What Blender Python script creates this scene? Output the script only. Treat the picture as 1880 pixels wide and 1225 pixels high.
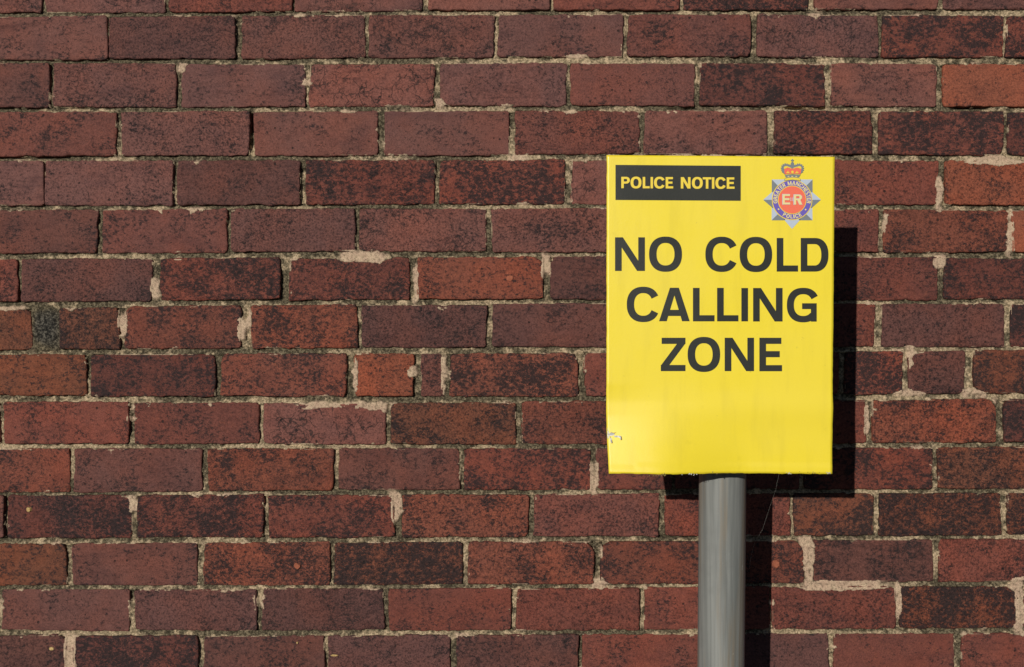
import bpy, bmesh, math, random
import numpy as np
from mathutils import Vector

for o in list(bpy.data.objects):
    bpy.data.objects.remove(o)
scene = bpy.context.scene
C = scene.collection

# ------------------------------------------------------------------ camera
CAM_D, CAM_Z = 2.0, 1.5            # metres from the brick face, eye height
PW, PH = 1880.0, 1225.0            # photograph; one pixel is one millimetre on the wall
cam_d = bpy.data.cameras.new('camera')
cam = bpy.data.objects.new('camera', cam_d); C.objects.link(cam)
cam.location = (0, -CAM_D, CAM_Z)
cam.rotation_euler = (math.pi / 2, 0, 0)
cam_d.sensor_width = 36.0
cam_d.lens = 36.0 * CAM_D / (PW / 1000.0)
cam_d.clip_start = 0.05
cam_d.clip_end = 3000
scene.camera = cam

# ------------------------------------------------------------------ sky, sun, exposure
SUN_TO = Vector((0.442, 1.0, -0.287))          # direction the light travels
sv = (-SUN_TO).normalized()
elev = math.asin(sv.z)
azim = math.atan2(sv.x, sv.y)
world = bpy.data.worlds.new('World'); scene.world = world
world.use_nodes = True
wn = world.node_tree.nodes; wl = world.node_tree.links
wn.clear()
wo = wn.new('ShaderNodeOutputWorld'); wb = wn.new('ShaderNodeBackground')
sky = wn.new('ShaderNodeTexSky')
sky.sky_type = 'NISHITA'; sky.sun_disc = False
sky.sun_elevation = elev; sky.sun_rotation = azim
sky.air_density = 0.55; sky.dust_density = 0.0; sky.ozone_density = 1.0
wb.inputs['Strength'].default_value = 0.05
wl.new(sky.outputs[0], wb.inputs[0]); wl.new(wb.outputs[0], wo.inputs[0])

sl = bpy.data.lights.new('sun', 'SUN')
sl.energy = 5.0; sl.angle = math.radians(0.5); sl.color = (1.0, 0.95, 0.86)
sun = bpy.data.objects.new('sun', sl); C.objects.link(sun)
sun.location = (-3, -6, 5)
sun.rotation_euler = SUN_TO.to_track_quat('-Z', 'Y').to_euler()

vs = scene.view_settings
vs.view_transform = 'Standard'; vs.look = 'None'
vs.exposure = -0.35; vs.gamma = 1.0; vs.use_curve_mapping = False
scene.render.resolution_x = 1024; scene.render.resolution_y = 667

# ------------------------------------------------------------------ helpers
def wx(px): return (px - PW / 2) / 1000.0
def wz(py): return CAM_Z + (PH / 2 - py) / 1000.0

def at_gap(px, py, g):
    """Point seen at a pixel, g metres in front of the brick face."""
    t = (CAM_D - g) / CAM_D
    return Vector((wx(px) * t, -g, CAM_Z + (wz(py) - CAM_Z) * t))

def link(name, me, mat=None, parent=None, loc=(0, 0, 0)):
    o = bpy.data.objects.new(name, me)
    C.objects.link(o)
    o.location = loc
    if mat is not None and me is not None:
        me.materials.append(mat)
    if parent is not None:
        o.parent = parent
    return o

def tag(o, label=None, cat=None, group=None, kind=None):
    if label: o['label'] = label
    if cat: o['category'] = cat
    if group: o['group'] = group
    if kind: o['kind'] = kind
    return o

def mesh_np(name, co, quads, smooth=True):
    me = bpy.data.meshes.new(name)
    co = np.asarray(co, np.float32); quads = np.asarray(quads, np.int32)
    me.vertices.add(len(co)); me.vertices.foreach_set('co', co.ravel())
    n = len(quads); k = quads.shape[1]
    me.loops.add(n * k); me.loops.foreach_set('vertex_index', quads.ravel())
    me.polygons.add(n)
    me.polygons.foreach_set('loop_start', np.arange(0, n * k, k, dtype=np.int32))
    me.polygons.foreach_set('loop_total', np.full(n, k, np.int32))
    if smooth:
        me.polygons.foreach_set('use_smooth', np.ones(n, bool))
    me.update(calc_edges=True)
    return me

def set_attr(me, name, arr):
    a = me.attributes.new(name, 'FLOAT_COLOR', 'POINT')
    a.data.foreach_set('color', np.asarray(arr, np.float32).ravel())

def vnoise(x, y, seed):
    """Smooth 2-D value noise in 0..1 (arrays in lattice units)."""
    rng = np.random.RandomState(seed)
    tab = rng.rand(256, 256)
    xi = np.floor(x).astype(int); yi = np.floor(y).astype(int)
    fx = x - xi; fy = y - yi
    fx = fx * fx * fx * (fx * (fx * 6 - 15) + 10); fy = fy * fy * fy * (fy * (fy * 6 - 15) + 10)
    x0 = xi & 255; x1 = (xi + 1) & 255; y0 = yi & 255; y1 = (yi + 1) & 255
    return ((tab[y0, x0] * (1 - fx) + tab[y0, x1] * fx) * (1 - fy)
            + (tab[y1, x0] * (1 - fx) + tab[y1, x1] * fx) * fy)

def fbm(x, y, seed, oct=4, gain=0.5):
    s = 0; a = 1; t = 0
    for k in range(oct):
        s = s + a * vnoise(x * 2 ** k + 17.3 * k, y * 2 ** k + 9.1 * k, seed + k); t += a; a *= gain
    return s / t

def sstep(a, b, x):
    t = np.clip((x - a) / (b - a), 0, 1)
    return t * t * (3 - 2 * t)

# ------------------------------------------------------------------ materials
class NT:
    def __init__(self, name):
        self.m = bpy.data.materials.new(name); self.m.use_nodes = True
        self.t = self.m.node_tree; self.t.nodes.clear()
        self.out = self.t.nodes.new('ShaderNodeOutputMaterial')
        self.b = self.t.nodes.new('ShaderNodeBsdfPrincipled')
        self.t.links.new(self.b.outputs[0], self.out.inputs['Surface'])
    def put(self, sock, v):
        if isinstance(v, bpy.types.NodeSocket): self.t.links.new(v, sock)
        elif isinstance(v, (tuple, list)) and len(v) == 3 and sock.type == 'RGBA': sock.default_value = (*v, 1)
        else: sock.default_value = v
    def math(self, op, a, b=0.0, c=0.0, clamp=False):
        n = self.t.nodes.new('ShaderNodeMath'); n.operation = op; n.use_clamp = clamp
        self.put(n.inputs[0], a); self.put(n.inputs[1], b); self.put(n.inputs[2], c); return n.outputs[0]
    def noise(self, vec, scale, detail=4, rough=0.5, w=None, distort=0.0):
        n = self.t.nodes.new('ShaderNodeTexNoise')
        if w is not None:
            ad = self.t.nodes.new('ShaderNodeVectorMath'); ad.operation = 'MULTIPLY_ADD'
            cb = self.t.nodes.new('ShaderNodeCombineXYZ')
            for i in range(3): self.put(cb.inputs[i], w)
            self.put(ad.inputs[0], cb.outputs[0]); ad.inputs[1].default_value = (1.0, 1.7, 2.3); self.put(ad.inputs[2], vec)
            vec = ad.outputs[0]
        self.put(n.inputs['Vector'], vec); n.inputs['Scale'].default_value = scale
        n.inputs['Detail'].default_value = detail; n.inputs['Roughness'].default_value = rough
        n.inputs['Distortion'].default_value = distort
        return n.outputs['Fac']
    def ramp(self, v, lo, hi, a=0.0, b=1.0):
        n = self.t.nodes.new('ShaderNodeMapRange'); n.interpolation_type = 'SMOOTHSTEP'
        self.put(n.inputs[0], v); self.put(n.inputs[1], lo); self.put(n.inputs[2], hi)
        self.put(n.inputs[3], a); self.put(n.inputs[4], b); return n.outputs[0]
    def mix(self, f, a, b, mode='MIX'):
        n = self.t.nodes.new('ShaderNodeMix'); n.data_type = 'RGBA'; n.blend_type = mode
        self.put(n.inputs[0], f); self.put(n.inputs[6], a); self.put(n.inputs[7], b); return n.outputs[2]
    def scale(self, vec, s):
        n = self.t.nodes.new('ShaderNodeVectorMath'); n.operation = 'MULTIPLY'
        self.put(n.inputs[0], vec); n.inputs[1].default_value = s; return n.outputs[0]
    def pos(self):
        return self.t.nodes.new('ShaderNodeNewGeometry').outputs['Position']
    def attr(self, name):
        n = self.t.nodes.new('ShaderNodeAttribute'); n.attribute_name = name; return n
    def bump(self, h, dist, strength=1.0, prev=None):
        n = self.t.nodes.new('ShaderNodeBump'); n.inputs['Strength'].default_value = strength
        n.inputs['Distance'].default_value = dist; self.put(n.inputs['Height'], h)
        if prev is not None: self.put(n.inputs['Normal'], prev)
        return n.outputs[0]
    def done(self, col, rough, normal=None, spec=0.3, metal=0.0):
        self.put(self.b.inputs['Base Color'], col); self.put(self.b.inputs['Roughness'], rough)
        self.put(self.b.inputs['Specular IOR Level'], spec); self.put(self.b.inputs['Metallic'], metal)
        if normal is not None: self.put(self.b.inputs['Normal'], normal)
        return self.m

def make_brick_mat():
    k = NT('fired_brick'); p = k.pos()
    bc = k.attr('tone'); bd = k.attr('burn')
    sep = k.t.nodes.new('ShaderNodeSeparateColor'); k.put(sep.inputs[0], bd.outputs['Color'])
    burn, fleck, seed = sep.outputs[0], sep.outputs[1], sep.outputs[2]
    w = k.math('MULTIPLY', seed, 40.0)
    col = bc.outputs['Color']
    # broad drift of colour over a face
    big = k.noise(p, 10, 3, 0.55, w)
    col = k.mix(k.ramp(big, 0.35, 0.72), col, k.mix(1.0, col, (1.22, 1.02, 0.90), 'MULTIPLY'))
    big2 = k.noise(k.scale(p, (1, 1, 2.4)), 13, 4, 0.6, k.math('ADD', w, 3.3))
    col = k.mix(k.ramp(big2, 0.44, 0.74, 0, 0.62), col, k.mix(1.0, col, (0.58, 0.60, 0.68), 'MULTIPLY'))
    # kiln burn: dark granular patches
    gran = k.noise(k.scale(p, (1, 1, 1.35)), 125, 7, 0.84, w, 0.35)
    patch = k.noise(p, 17, 3, 0.55, k.math('ADD', w, 7.7))
    both = k.math('ADD', k.math('MULTIPLY', gran, 0.90), k.math('MULTIPLY', patch, 0.32))
    thr = k.math('SUBTRACT', 0.735, k.math('MULTIPLY', burn, 0.255))
    dark = k.ramp(k.math('SUBTRACT', both, thr), -0.045, 0.06, 0, 0.92)
    # streaks where the clay was dragged
    sst = k.ramp(k.math('FRACT', k.math('MULTIPLY', seed, 13.7)), 0.3, 1.0, 0.12, 0.72)
    strk = k.noise(k.scale(p, (0.22, 1, 1.0)), 130, 5, 0.62, k.math('ADD', w, 11.0))
    col = k.mix(k.math('MULTIPLY', k.ramp(strk, 0.50, 0.70), sst), col, k.mix(1.0, col, (0.45, 0.44, 0.48), 'MULTIPLY'))
    # lighter orange grains on the redder bricks
    org = k.noise(p, 150, 6, 0.7, k.math('ADD', w, 15.0))
    col = k.mix(k.math('MULTIPLY', k.ramp(org, 0.50, 0.70), fleck), col, (0.38, 0.115, 0.052))
    col = k.mix(dark, col, (0.017, 0.0125, 0.0135))
    # salt-and-pepper speckle all over
    pep = k.noise(p, 260, 5, 0.72, k.math('ADD', w, 31.0))
    pst = k.ramp(k.math('FRACT', k.math('MULTIPLY', seed, 7.31)), 0.0, 1.0, 0.22, 0.88)
    col = k.mix(k.math('MULTIPLY', k.ramp(pep, 0.46, 0.63), pst), col, k.mix(1.0, col, (0.26, 0.26, 0.29), 'MULTIPLY'))
    # crazing on a few faces
    cv = k.t.nodes.new('ShaderNodeTexVoronoi'); cv.feature = 'DISTANCE_TO_EDGE'; cv.inputs['Scale'].default_value = 42
    wob = k.t.nodes.new('ShaderNodeTexNoise'); wob.inputs['Scale'].default_value = 60; wob.inputs['Detail'].default_value = 5; k.put(wob.inputs['Vector'], p)
    ofs = k.t.nodes.new('ShaderNodeVectorMath'); ofs.operation = 'MULTIPLY_ADD'
    k.put(ofs.inputs[0], wob.outputs['Color']); ofs.inputs[1].default_value = (0.03, 0.03, 0.03); k.put(ofs.inputs[2], p)
    k.put(cv.inputs['Vector'], ofs.outputs[0])
    crz = k.math('MULTIPLY', k.ramp(cv.outputs['Distance'], 0.012, 0.05, 1.0, 0.0), k.math('MULTIPLY', bd.outputs['Alpha'], k.ramp(patch, 0.42, 0.55)))
    col = k.mix(k.math('MULTIPLY', crz, 0.75), col, (0.02, 0.014, 0.014))
    # sand-size grain
    fine = k.noise(p, 520, 5, 0.75)
    g = k.ramp(fine, 0.28, 0.72, 0.62, 1.40)
    gn = k.t.nodes.new('ShaderNodeCombineColor')
    for i in range(3): k.put(gn.inputs[i], g)
    col = k.mix(1.0, col, gn.outputs[0], 'MULTIPLY')
    # pin holes and dark inclusions
    v = k.t.nodes.new('ShaderNodeTexVoronoi'); v.inputs['Scale'].default_value = 92
    k.put(v.inputs['Vector'], p)
    rnd = k.t.nodes.new('ShaderNodeSeparateColor'); k.put(rnd.inputs[0], v.outputs['Color'])
    size = k.ramp(rnd.outputs[0], 0.80, 1.0, 0.0, 0.26)
    pit = k.ramp(k.math('SUBTRACT', size, v.outputs['Distance']), 0.0, 0.10)
    col = k.mix(k.math('MULTIPLY', pit, 0.8), col, (0.012, 0.009, 0.009))
    v2 = k.t.nodes.new('ShaderNodeTexVoronoi'); v2.inputs['Scale'].default_value = 27; k.put(v2.inputs['Vector'], ofs.outputs[0])
    rn2 = k.t.nodes.new('ShaderNodeSeparateColor'); k.put(rn2.inputs[0], v2.outputs['Color'])
    pit2 = k.ramp(k.math('SUBTRACT', k.ramp(rn2.outputs[0], 0.86, 1.0, 0.0, 0.15), v2.outputs['Distance']), 0.0, 0.07)
    col = k.mix(k.math('MULTIPLY', pit2, 0.85), col, (0.012, 0.009, 0.009)); pit = k.math('MAXIMUM', pit, pit2)
    # pale specks of lime
    sp = k.noise(p, 300, 2, 0.5, k.math('ADD', w, 21.0))
    col = k.mix(k.ramp(sp, 0.795, 0.84, 0, 0.7), col, (0.34, 0.27, 0.22))
    h = k.math('ADD', k.math('MULTIPLY', fine, 0.55), k.math('MULTIPLY', gran, 0.9))
    h = k.math('SUBTRACT', h, k.math('MULTIPLY', pit, 1.2)); h = k.math('SUBTRACT', h, k.math('MULTIPLY', crz, 0.5)); h = k.math('SUBTRACT', h, k.math('MULTIPLY', pep, 0.5))
    nb = k.bump(h, 0.0016, 0.75)
    return k.done(col, k.ramp(gran, 0.3, 0.7, 0.72, 0.94), nb, 0.28)

def make_mortar_mat():
    k = NT('lime_mortar'); p = k.pos()
    a = k.attr('lime'); sep = k.t.nodes.new('ShaderNodeSeparateColor'); k.put(sep.inputs[0], a.outputs['Color'])
    smear, grime, black = sep.outputs[0], sep.outputs[1], sep.outputs[2]
    n1 = k.noise(p, 210, 7, 0.78); n2 = k.noise(p, 60, 5, 0.62); n3 = k.noise(p, 900, 3, 0.7)
    sand = k.mix(k.ramp(n1, 0.40, 0.62), (0.15, 0.118, 0.070), (0.55, 0.415, 0.268))
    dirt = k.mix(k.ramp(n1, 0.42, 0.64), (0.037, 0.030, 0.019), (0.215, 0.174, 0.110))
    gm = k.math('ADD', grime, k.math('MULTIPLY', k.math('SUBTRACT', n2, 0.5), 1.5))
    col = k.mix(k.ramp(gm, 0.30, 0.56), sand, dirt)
    pink = k.mix(k.ramp(n2, 0.35, 0.65), (0.54, 0.40, 0.275), (0.47, 0.325, 0.23))
    col = k.mix(k.math('MULTIPLY', smear, k.ramp(n1, 0.36, 0.54, 0.30, 1.0)), col, pink)
    col = k.mix(black, col, k.mix(k.ramp(n1, 0.45, 0.7), (0.014, 0.013, 0.012), (0.20, 0.18, 0.145)))
    g = k.ramp(n3, 0.3, 0.7, 0.72, 1.28); gn = k.t.nodes.new('ShaderNodeCombineColor')
    for i in range(3): k.put(gn.inputs[i], g)
    col = k.mix(1.0, col, gn.outputs[0], 'MULTIPLY')
    nb = k.bump(k.math('ADD', n1, k.math('MULTIPLY', n3, 0.4)), 0.0024, 0.9)
    return k.done(col, 0.95, nb, 0.15)

def make_sign_mat(name, base, rough=0.43, spec=0.75, weave=0.5, wear=True):
    k = NT(name); p = k.pos()
    n = k.noise(p, 9, 4, 0.6); f = k.noise(p, 420, 3, 0.6)
    col = k.mix(k.ramp(n, 0.35, 0.75, 0, 0.30), base, tuple(c * 0.90 for c in base))
    col = k.mix(k.ramp(f, 0.35, 0.7, 0, 0.16), col, tuple(c * 0.86 + 0.01 for c in base))
    if wear:
        dirt = k.noise(p, 115, 4, 0.55)
        col = k.mix(k.ramp(dirt, 0.70, 0.80, 0, 0.55), col, tuple(c * 0.45 + 0.02 for c in base))
        wash = k.noise(k.scale(p, (2.4, 1, 0.35)), 18, 5, 0.6)
        col = k.mix(k.ramp(wash, 0.48, 0.72, 0, 0.36), col, tuple(c * 0.80 + 0.004 for c in base))
        run = k.noise(k.scale(p, (1, 1, 0.03)), 85, 4, 0.6)
        col = k.mix(k.ramp(run, 0.56, 0.78, 0, 0.17), col, tuple(c * 0.74 + 0.006 for c in base))
        blot = k.noise(p, 34, 3, 0.6)
        col = k.mix(k.ramp(blot, 0.66, 0.74, 0, 0.16), col, tuple(c * 0.70 for c in base))
    wv = k.noise(k.scale(p, (1, 1, 0.3)), 900, 2, 0.5); wh = k.noise(k.scale(p, (0.3, 1, 1)), 900, 2, 0.5)
    nb = k.bump(k.math('ADD', wv, wh), 0.0002, weave)
    return k.done(col, k.ramp(n, 0.3, 0.7, rough - 0.05, rough + 0.08), nb, spec)

def make_pole_mat():
    k = NT('weathered_grey_steel'); p = k.pos()
    s1 = k.noise(k.scale(p, (1, 1, 0.018)), 120, 5, 0.6); s2 = k.noise(k.scale(p, (1, 1, 0.05)), 45, 4, 0.6)
    f = k.noise(p, 600, 3, 0.6); blot = k.noise(p, 24, 4, 0.6)
    col = k.mix(k.ramp(s1, 0.32, 0.70), (0.130, 0.137, 0.131), (0.215, 0.220, 0.207))
    col = k.mix(k.ramp(s2, 0.48, 0.64, 0, 0.55), col, (0.19, 0.145, 0.092))
    col = k.mix(k.ramp(blot, 0.5, 0.75, 0, 0.3), col, (0.125, 0.128, 0.122))
    sc = k.noise(k.scale(p, (1, 1, 0.4)), 150, 3, 0.6)
    col = k.mix(k.ramp(sc, 0.72, 0.76, 0, 0.5), col, (0.5, 0.5, 0.47))
    nb = k.bump(k.math('ADD', f, s1), 0.0004, 0.35)
    return k.done(col, k.ramp(s1, 0.3, 0.7, 0.46, 0.60), nb, 0.45, 0.08)

def make_plain(name, a, b, scale=60, rough=0.6, spec=0.3, metal=0.0, bump=0.0004):
    k = NT(name); p = k.pos(); n = k.noise(p, scale, 5, 0.62)
    return k.done(k.mix(k.ramp(n, 0.35, 0.68), a, b), rough, k.bump(n, bump, 0.6), spec, metal)

M_BRICK = make_brick_mat()
M_MORTAR = make_mortar_mat()
M_YELLOW = make_sign_mat('yellow_reflective_film', (0.81, 0.640, 0.026))
M_BLACK = make_sign_mat('black_print', (0.023, 0.024, 0.020), 0.42, 0.38, 0.5, False)
M_YPRINT = make_sign_mat('yellow_print', (0.78, 0.58, 0.035), wear=False)
M_RED = make_sign_mat('red_print', (0.80, 0.135, 0.070), wear=False)
M_BLUE = make_sign_mat('violet_blue_print', (0.120, 0.080, 0.420), wear=False)
M_LIGHT = make_sign_mat('pale_blue_print', (0.44, 0.50, 0.60), wear=False)
M_GREY = make_sign_mat('grey_print', (0.170, 0.190, 0.205), wear=False)
M_CREAM = make_sign_mat('cream_print', (0.74, 0.63, 0.28), wear=False)
M_POLE = make_pole_mat()
M_ALU = make_plain('dull_aluminium', (0.30, 0.30, 0.30), (0.42, 0.42, 0.41), 90, 0.45, 0.5, 0.7)
M_PEEL = make_plain('peeled_white_film', (0.30, 0.29, 0.27), (0.74, 0.74, 0.72), 420, 0.5, 0.4)
M_RUST = make_plain('lichen_and_rust', (0.10, 0.07, 0.02), (0.36, 0.29, 0.12), 400, 0.9, 0.1)
M_WEB = make_plain('cobweb_silk', (0.55, 0.52, 0.46), (0.75, 0.72, 0.66), 200, 0.5, 0.4)
M_PAVE = make_plain('asphalt_paving', (0.035, 0.035, 0.034), (0.065, 0.064, 0.060), 40, 0.95, 0.2, 0.0, 0.003)

# ------------------------------------------------------------------ ground
me = mesh_np('pavement', [(-400, -400, 0), (400, -400, 0), (400, 400, 0), (-400, 400, 0)], [(0, 1, 2, 3)], False)
tag(link('pavement', me, M_PAVE), kind='structure')

# ------------------------------------------------------------------ brick layout (pixels of the photograph = mm on the wall)
XS = [0, 620, 1250, 1880]
COURSES = [  # top line, bottom line at XS, then (joint start, joint end) list, then tones of the bricks left to right
 ([-56,-58,-60,-60],[23,20,17,17], [(77,82),(301,309),(535,542),(776,785),(1008,1017),(1248,1256),(1483,1497),(1723,1733)], 'P P R P P R M P P'),
 ([31.5,28.5,27,29],[109,106,103,104], [(196,200.5),(431,444),(670,677.6),(907,915.5),(1143,1153),(1377,1391),(1613,1621),(1843,1848.5)], 'P Q P P P S P M M'),
 ([117,117.5,116.5,118],[197,194,194,195], [(90,98),(322,332.5),(560,568),(797,808.5),(1039,1048.5),(1275,1285.6),(1514,1526),(1720,1732)], 'Q P P L P S D P O'),
 ([207,205,204,206],[286,285,282,284], [(212.5,222),(457,467),(693,706),(934,946),(1174,1184),(1408,1422),(1600,1615),(1842,1852)], 'S P P P S P M M D'),
 ([296.5,295,293.5,298],[377,374,374,375], [(79.5,83),(317,326),(550,562),(797.6,807),(1036.5,1050),(1278,1288),(1506,1516),(1722.7,1736)], 'P P Q M M P R R O'),
 ([387,383,382,387],[465,462,461,463], [(178,189),(415.5,424.5),(651.5,660.5),(892,903),(1134,1144),(1374,1384),(1613,1624),(1852,1859)], 'Q S P P P R R U O'),
 ([476,474,471,475],[553.6,549,550,550], [(31.5,39.5),(278,295),(514,531),(752,767),(997,1010),(1240,1250),(1480,1490),(1721.6,1735)], 'R Q M M U Q R R D'),
 ([567,560,558,559],[641.7,638,636.5,636], [(57,109),(219,231),(442,461),(655,664.6),(892.5,904.5),(1134,1144),(1372,1382),(1606,1620),(1844,1857)], 'B V T U Q Q R R Q D'),
 ([653,650,649,644],[727,727,727,722], [(157.7,167),(394,406),(635,651),(759,774),(814,827),(1060.5,1074),(1312,1322),(1540,1552),(1656.5,1668.5),(1771,1788.5)], 'B D T O Q U R R M Q K'),
 ([739,741,737,734],[815,815,815,811], [(236,246),(475,484),(707,718),(947,959),(1192,1202),(1430,1440),(1589,1602),(1828,1844)], 'R R L V T R R U D'),
 ([825.6,825,824,822],[904,900,898,897], [(127,136.5),(371,382),(612,622),(843.5,853),(1084.5,1096.5),(1232,1242),(1468,1478),(1712,1722.7)], 'T Q U Q M R R M V'),
 ([910.6,909,908,906],[988,986,984,982], [(241.7,252),(482.7,493.7),(723,738),(969.7,981.7),(1209.6,1221.6),(1451,1459),(1602.7,1615),(1838,1850)], 'D M M U S R V K V'),
 ([1000,997,994,990],[1074,1074,1072,1067], [(121.7,132),(361.7,374),(605,613.6),(849,860),(1089.7,1103),(1330,1342),(1476.5,1492),(1713,1725)], 'B Q U K U T T Q R'),
 ([1083,1082.7,1080,1077],[1158,1158,1156,1153], [(-6,4),(236.5,247.5),(469.7,481.7),(704,714),(937,949),(1173.7,1184),(1413,1418),(1643,1653),(1873,1881)], 'Q Q Q Q R R R R K Q'),
 ([1168,1167.7,1165.5,1163],[1244,1243,1242,1240], [(121.7,135),(363,375),(594.8,603.4),(827,839),(1060.5,1069),(1298,1308),(1521,1531),(1751,1766)], 'Q D Q Q Q R Q R R'),
]
TONES = {  # base colour, burn, orange fleck
 'P': ((0.146,0.063,0.056), 0.27, 0.03), 'L': ((0.160,0.066,0.058), 0.20, 0.03), 'Q': ((0.118,0.049,0.043), 0.30, 0.04),
 'S': ((0.152,0.056,0.047), 0.32, 0.14), 'R': ((0.155,0.049,0.038), 0.30, 0.16), 'T': ((0.152,0.050,0.036), 0.38, 0.20),
 'M': ((0.158,0.047,0.035), 0.55, 0.30), 'U': ((0.185,0.057,0.037), 0.44, 0.36), 'O': ((0.222,0.068,0.040), 0.30, 0.22),
 'B': ((0.145,0.051,0.029), 0.38, 0.14), 'V': ((0.148,0.052,0.031), 0.48, 0.24), 'D': ((0.115,0.037,0.030), 0.58, 0.16),
 'K': ((0.140,0.046,0.028), 0.58, 0.42),
}
rng = random.Random(7)

def course_lines(i):
    """Top and bottom y of course i at XS; courses beyond the picture continue the pitch."""
    if 0 <= i < len(COURSES): return COURSES[i][0], COURSES[i][1]
    if i < 0: return [v + 87.5 * i for v in COURSES[0][0]], [v + 87.5 * i for v in COURSES[0][1]]
    k = i - 14
    return [v + 86.0 * k for v in COURSES[14][0]], [v + 86.0 * k for v in COURSES[14][1]]

X_MIN, X_MAX = -1350, 3150
bricks = []     # dicts: corner pixels, tone, shown
I_MIN, I_MAX = -12, 24
for i in range(I_MIN, I_MAX + 1):
    top, bot = course_lines(i)
    if 0 <= i < 15:
        J = [list(j) for j in COURSES[i][2]]; tones = COURSES[i][3].split()
        assert len(tones) == len(J) + 1, (i, len(tones), len(J))
    else:
        s = 60 + (118 if i % 2 else 0) + rng.uniform(-8, 8); J = []
        while s < 1880: J.append([s, s + rng.uniform(8, 12)]); s += rng.uniform(235, 243)
        tones = [rng.choice('PQRSMTQR') for _ in range(len(J) + 1)]
    while J[0][0] > X_MIN:
        e = J[0][0] - rng.uniform(224, 232); J.insert(0, [e - rng.uniform(8, 12), e]); tones.insert(0, rng.choice('PQRSQ'))
    while J[-1][1] < X_MAX:
        s = J[-1][1] + rng.uniform(224, 232); J.append([s, s + rng.uniform(8, 12)]); tones.append(rng.choice('RSMTQV'))
    tilt = [(rng.uniform(-1.6, 1.6), rng.uniform(-1.6, 1.6)) for _ in J]
    for n in range(len(J) - 1):
        xa, xb = J[n][1], J[n + 1][0]
        tone = tones[n + 1]
        tl = lambda x, L: float(np.interp(x, XS, L))
        e1 = tilt[n][1]; e2 = tilt[n + 1][0]
        q = [(xa + e1, tl(xa, top)), (xb + e2, tl(xb, top)), (xb - e2, tl(xb, bot)), (xa - e1, tl(xa, bot))]
        q = [(x, y + rng.uniform(-1.2, 1.2)) for x, y in q]
        shown = (q[3][1] > -2 and q[0][1] < 1227 and q[1][0] > -2 and q[0][0] < 1882)
        if q[3][1] > 612.5 + 1500 - 2: continue          # below the ground
        bricks.append(dict(q=q, tone=tone, shown=shown, row=i, proud=rng.uniform(-1.5, 1.5), seed=rng.random()))

# corners knocked off: (pixel x, pixel y, radius in mm)
CHIPS = [(1090,1000,26),(997,472,22),(1476,992,30),(395,652,12),(1060,650,16),(445,560,10),(57,570,20),(125,1170,16),(1788,715,26),
         (1873,1080,22),(752,745,10),(850,1000,9),(340,118,13),(1085,905,8),(223,565,12),(245,912,9),(1842,300,12),(1735,120,10),
         (1003,545,8),(138,1168,22),(1828,740,22),(121,1000,12),(160,205,6),(797,300,9),(1060,722,7),(660,655,10),(651,722,9)]

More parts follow.
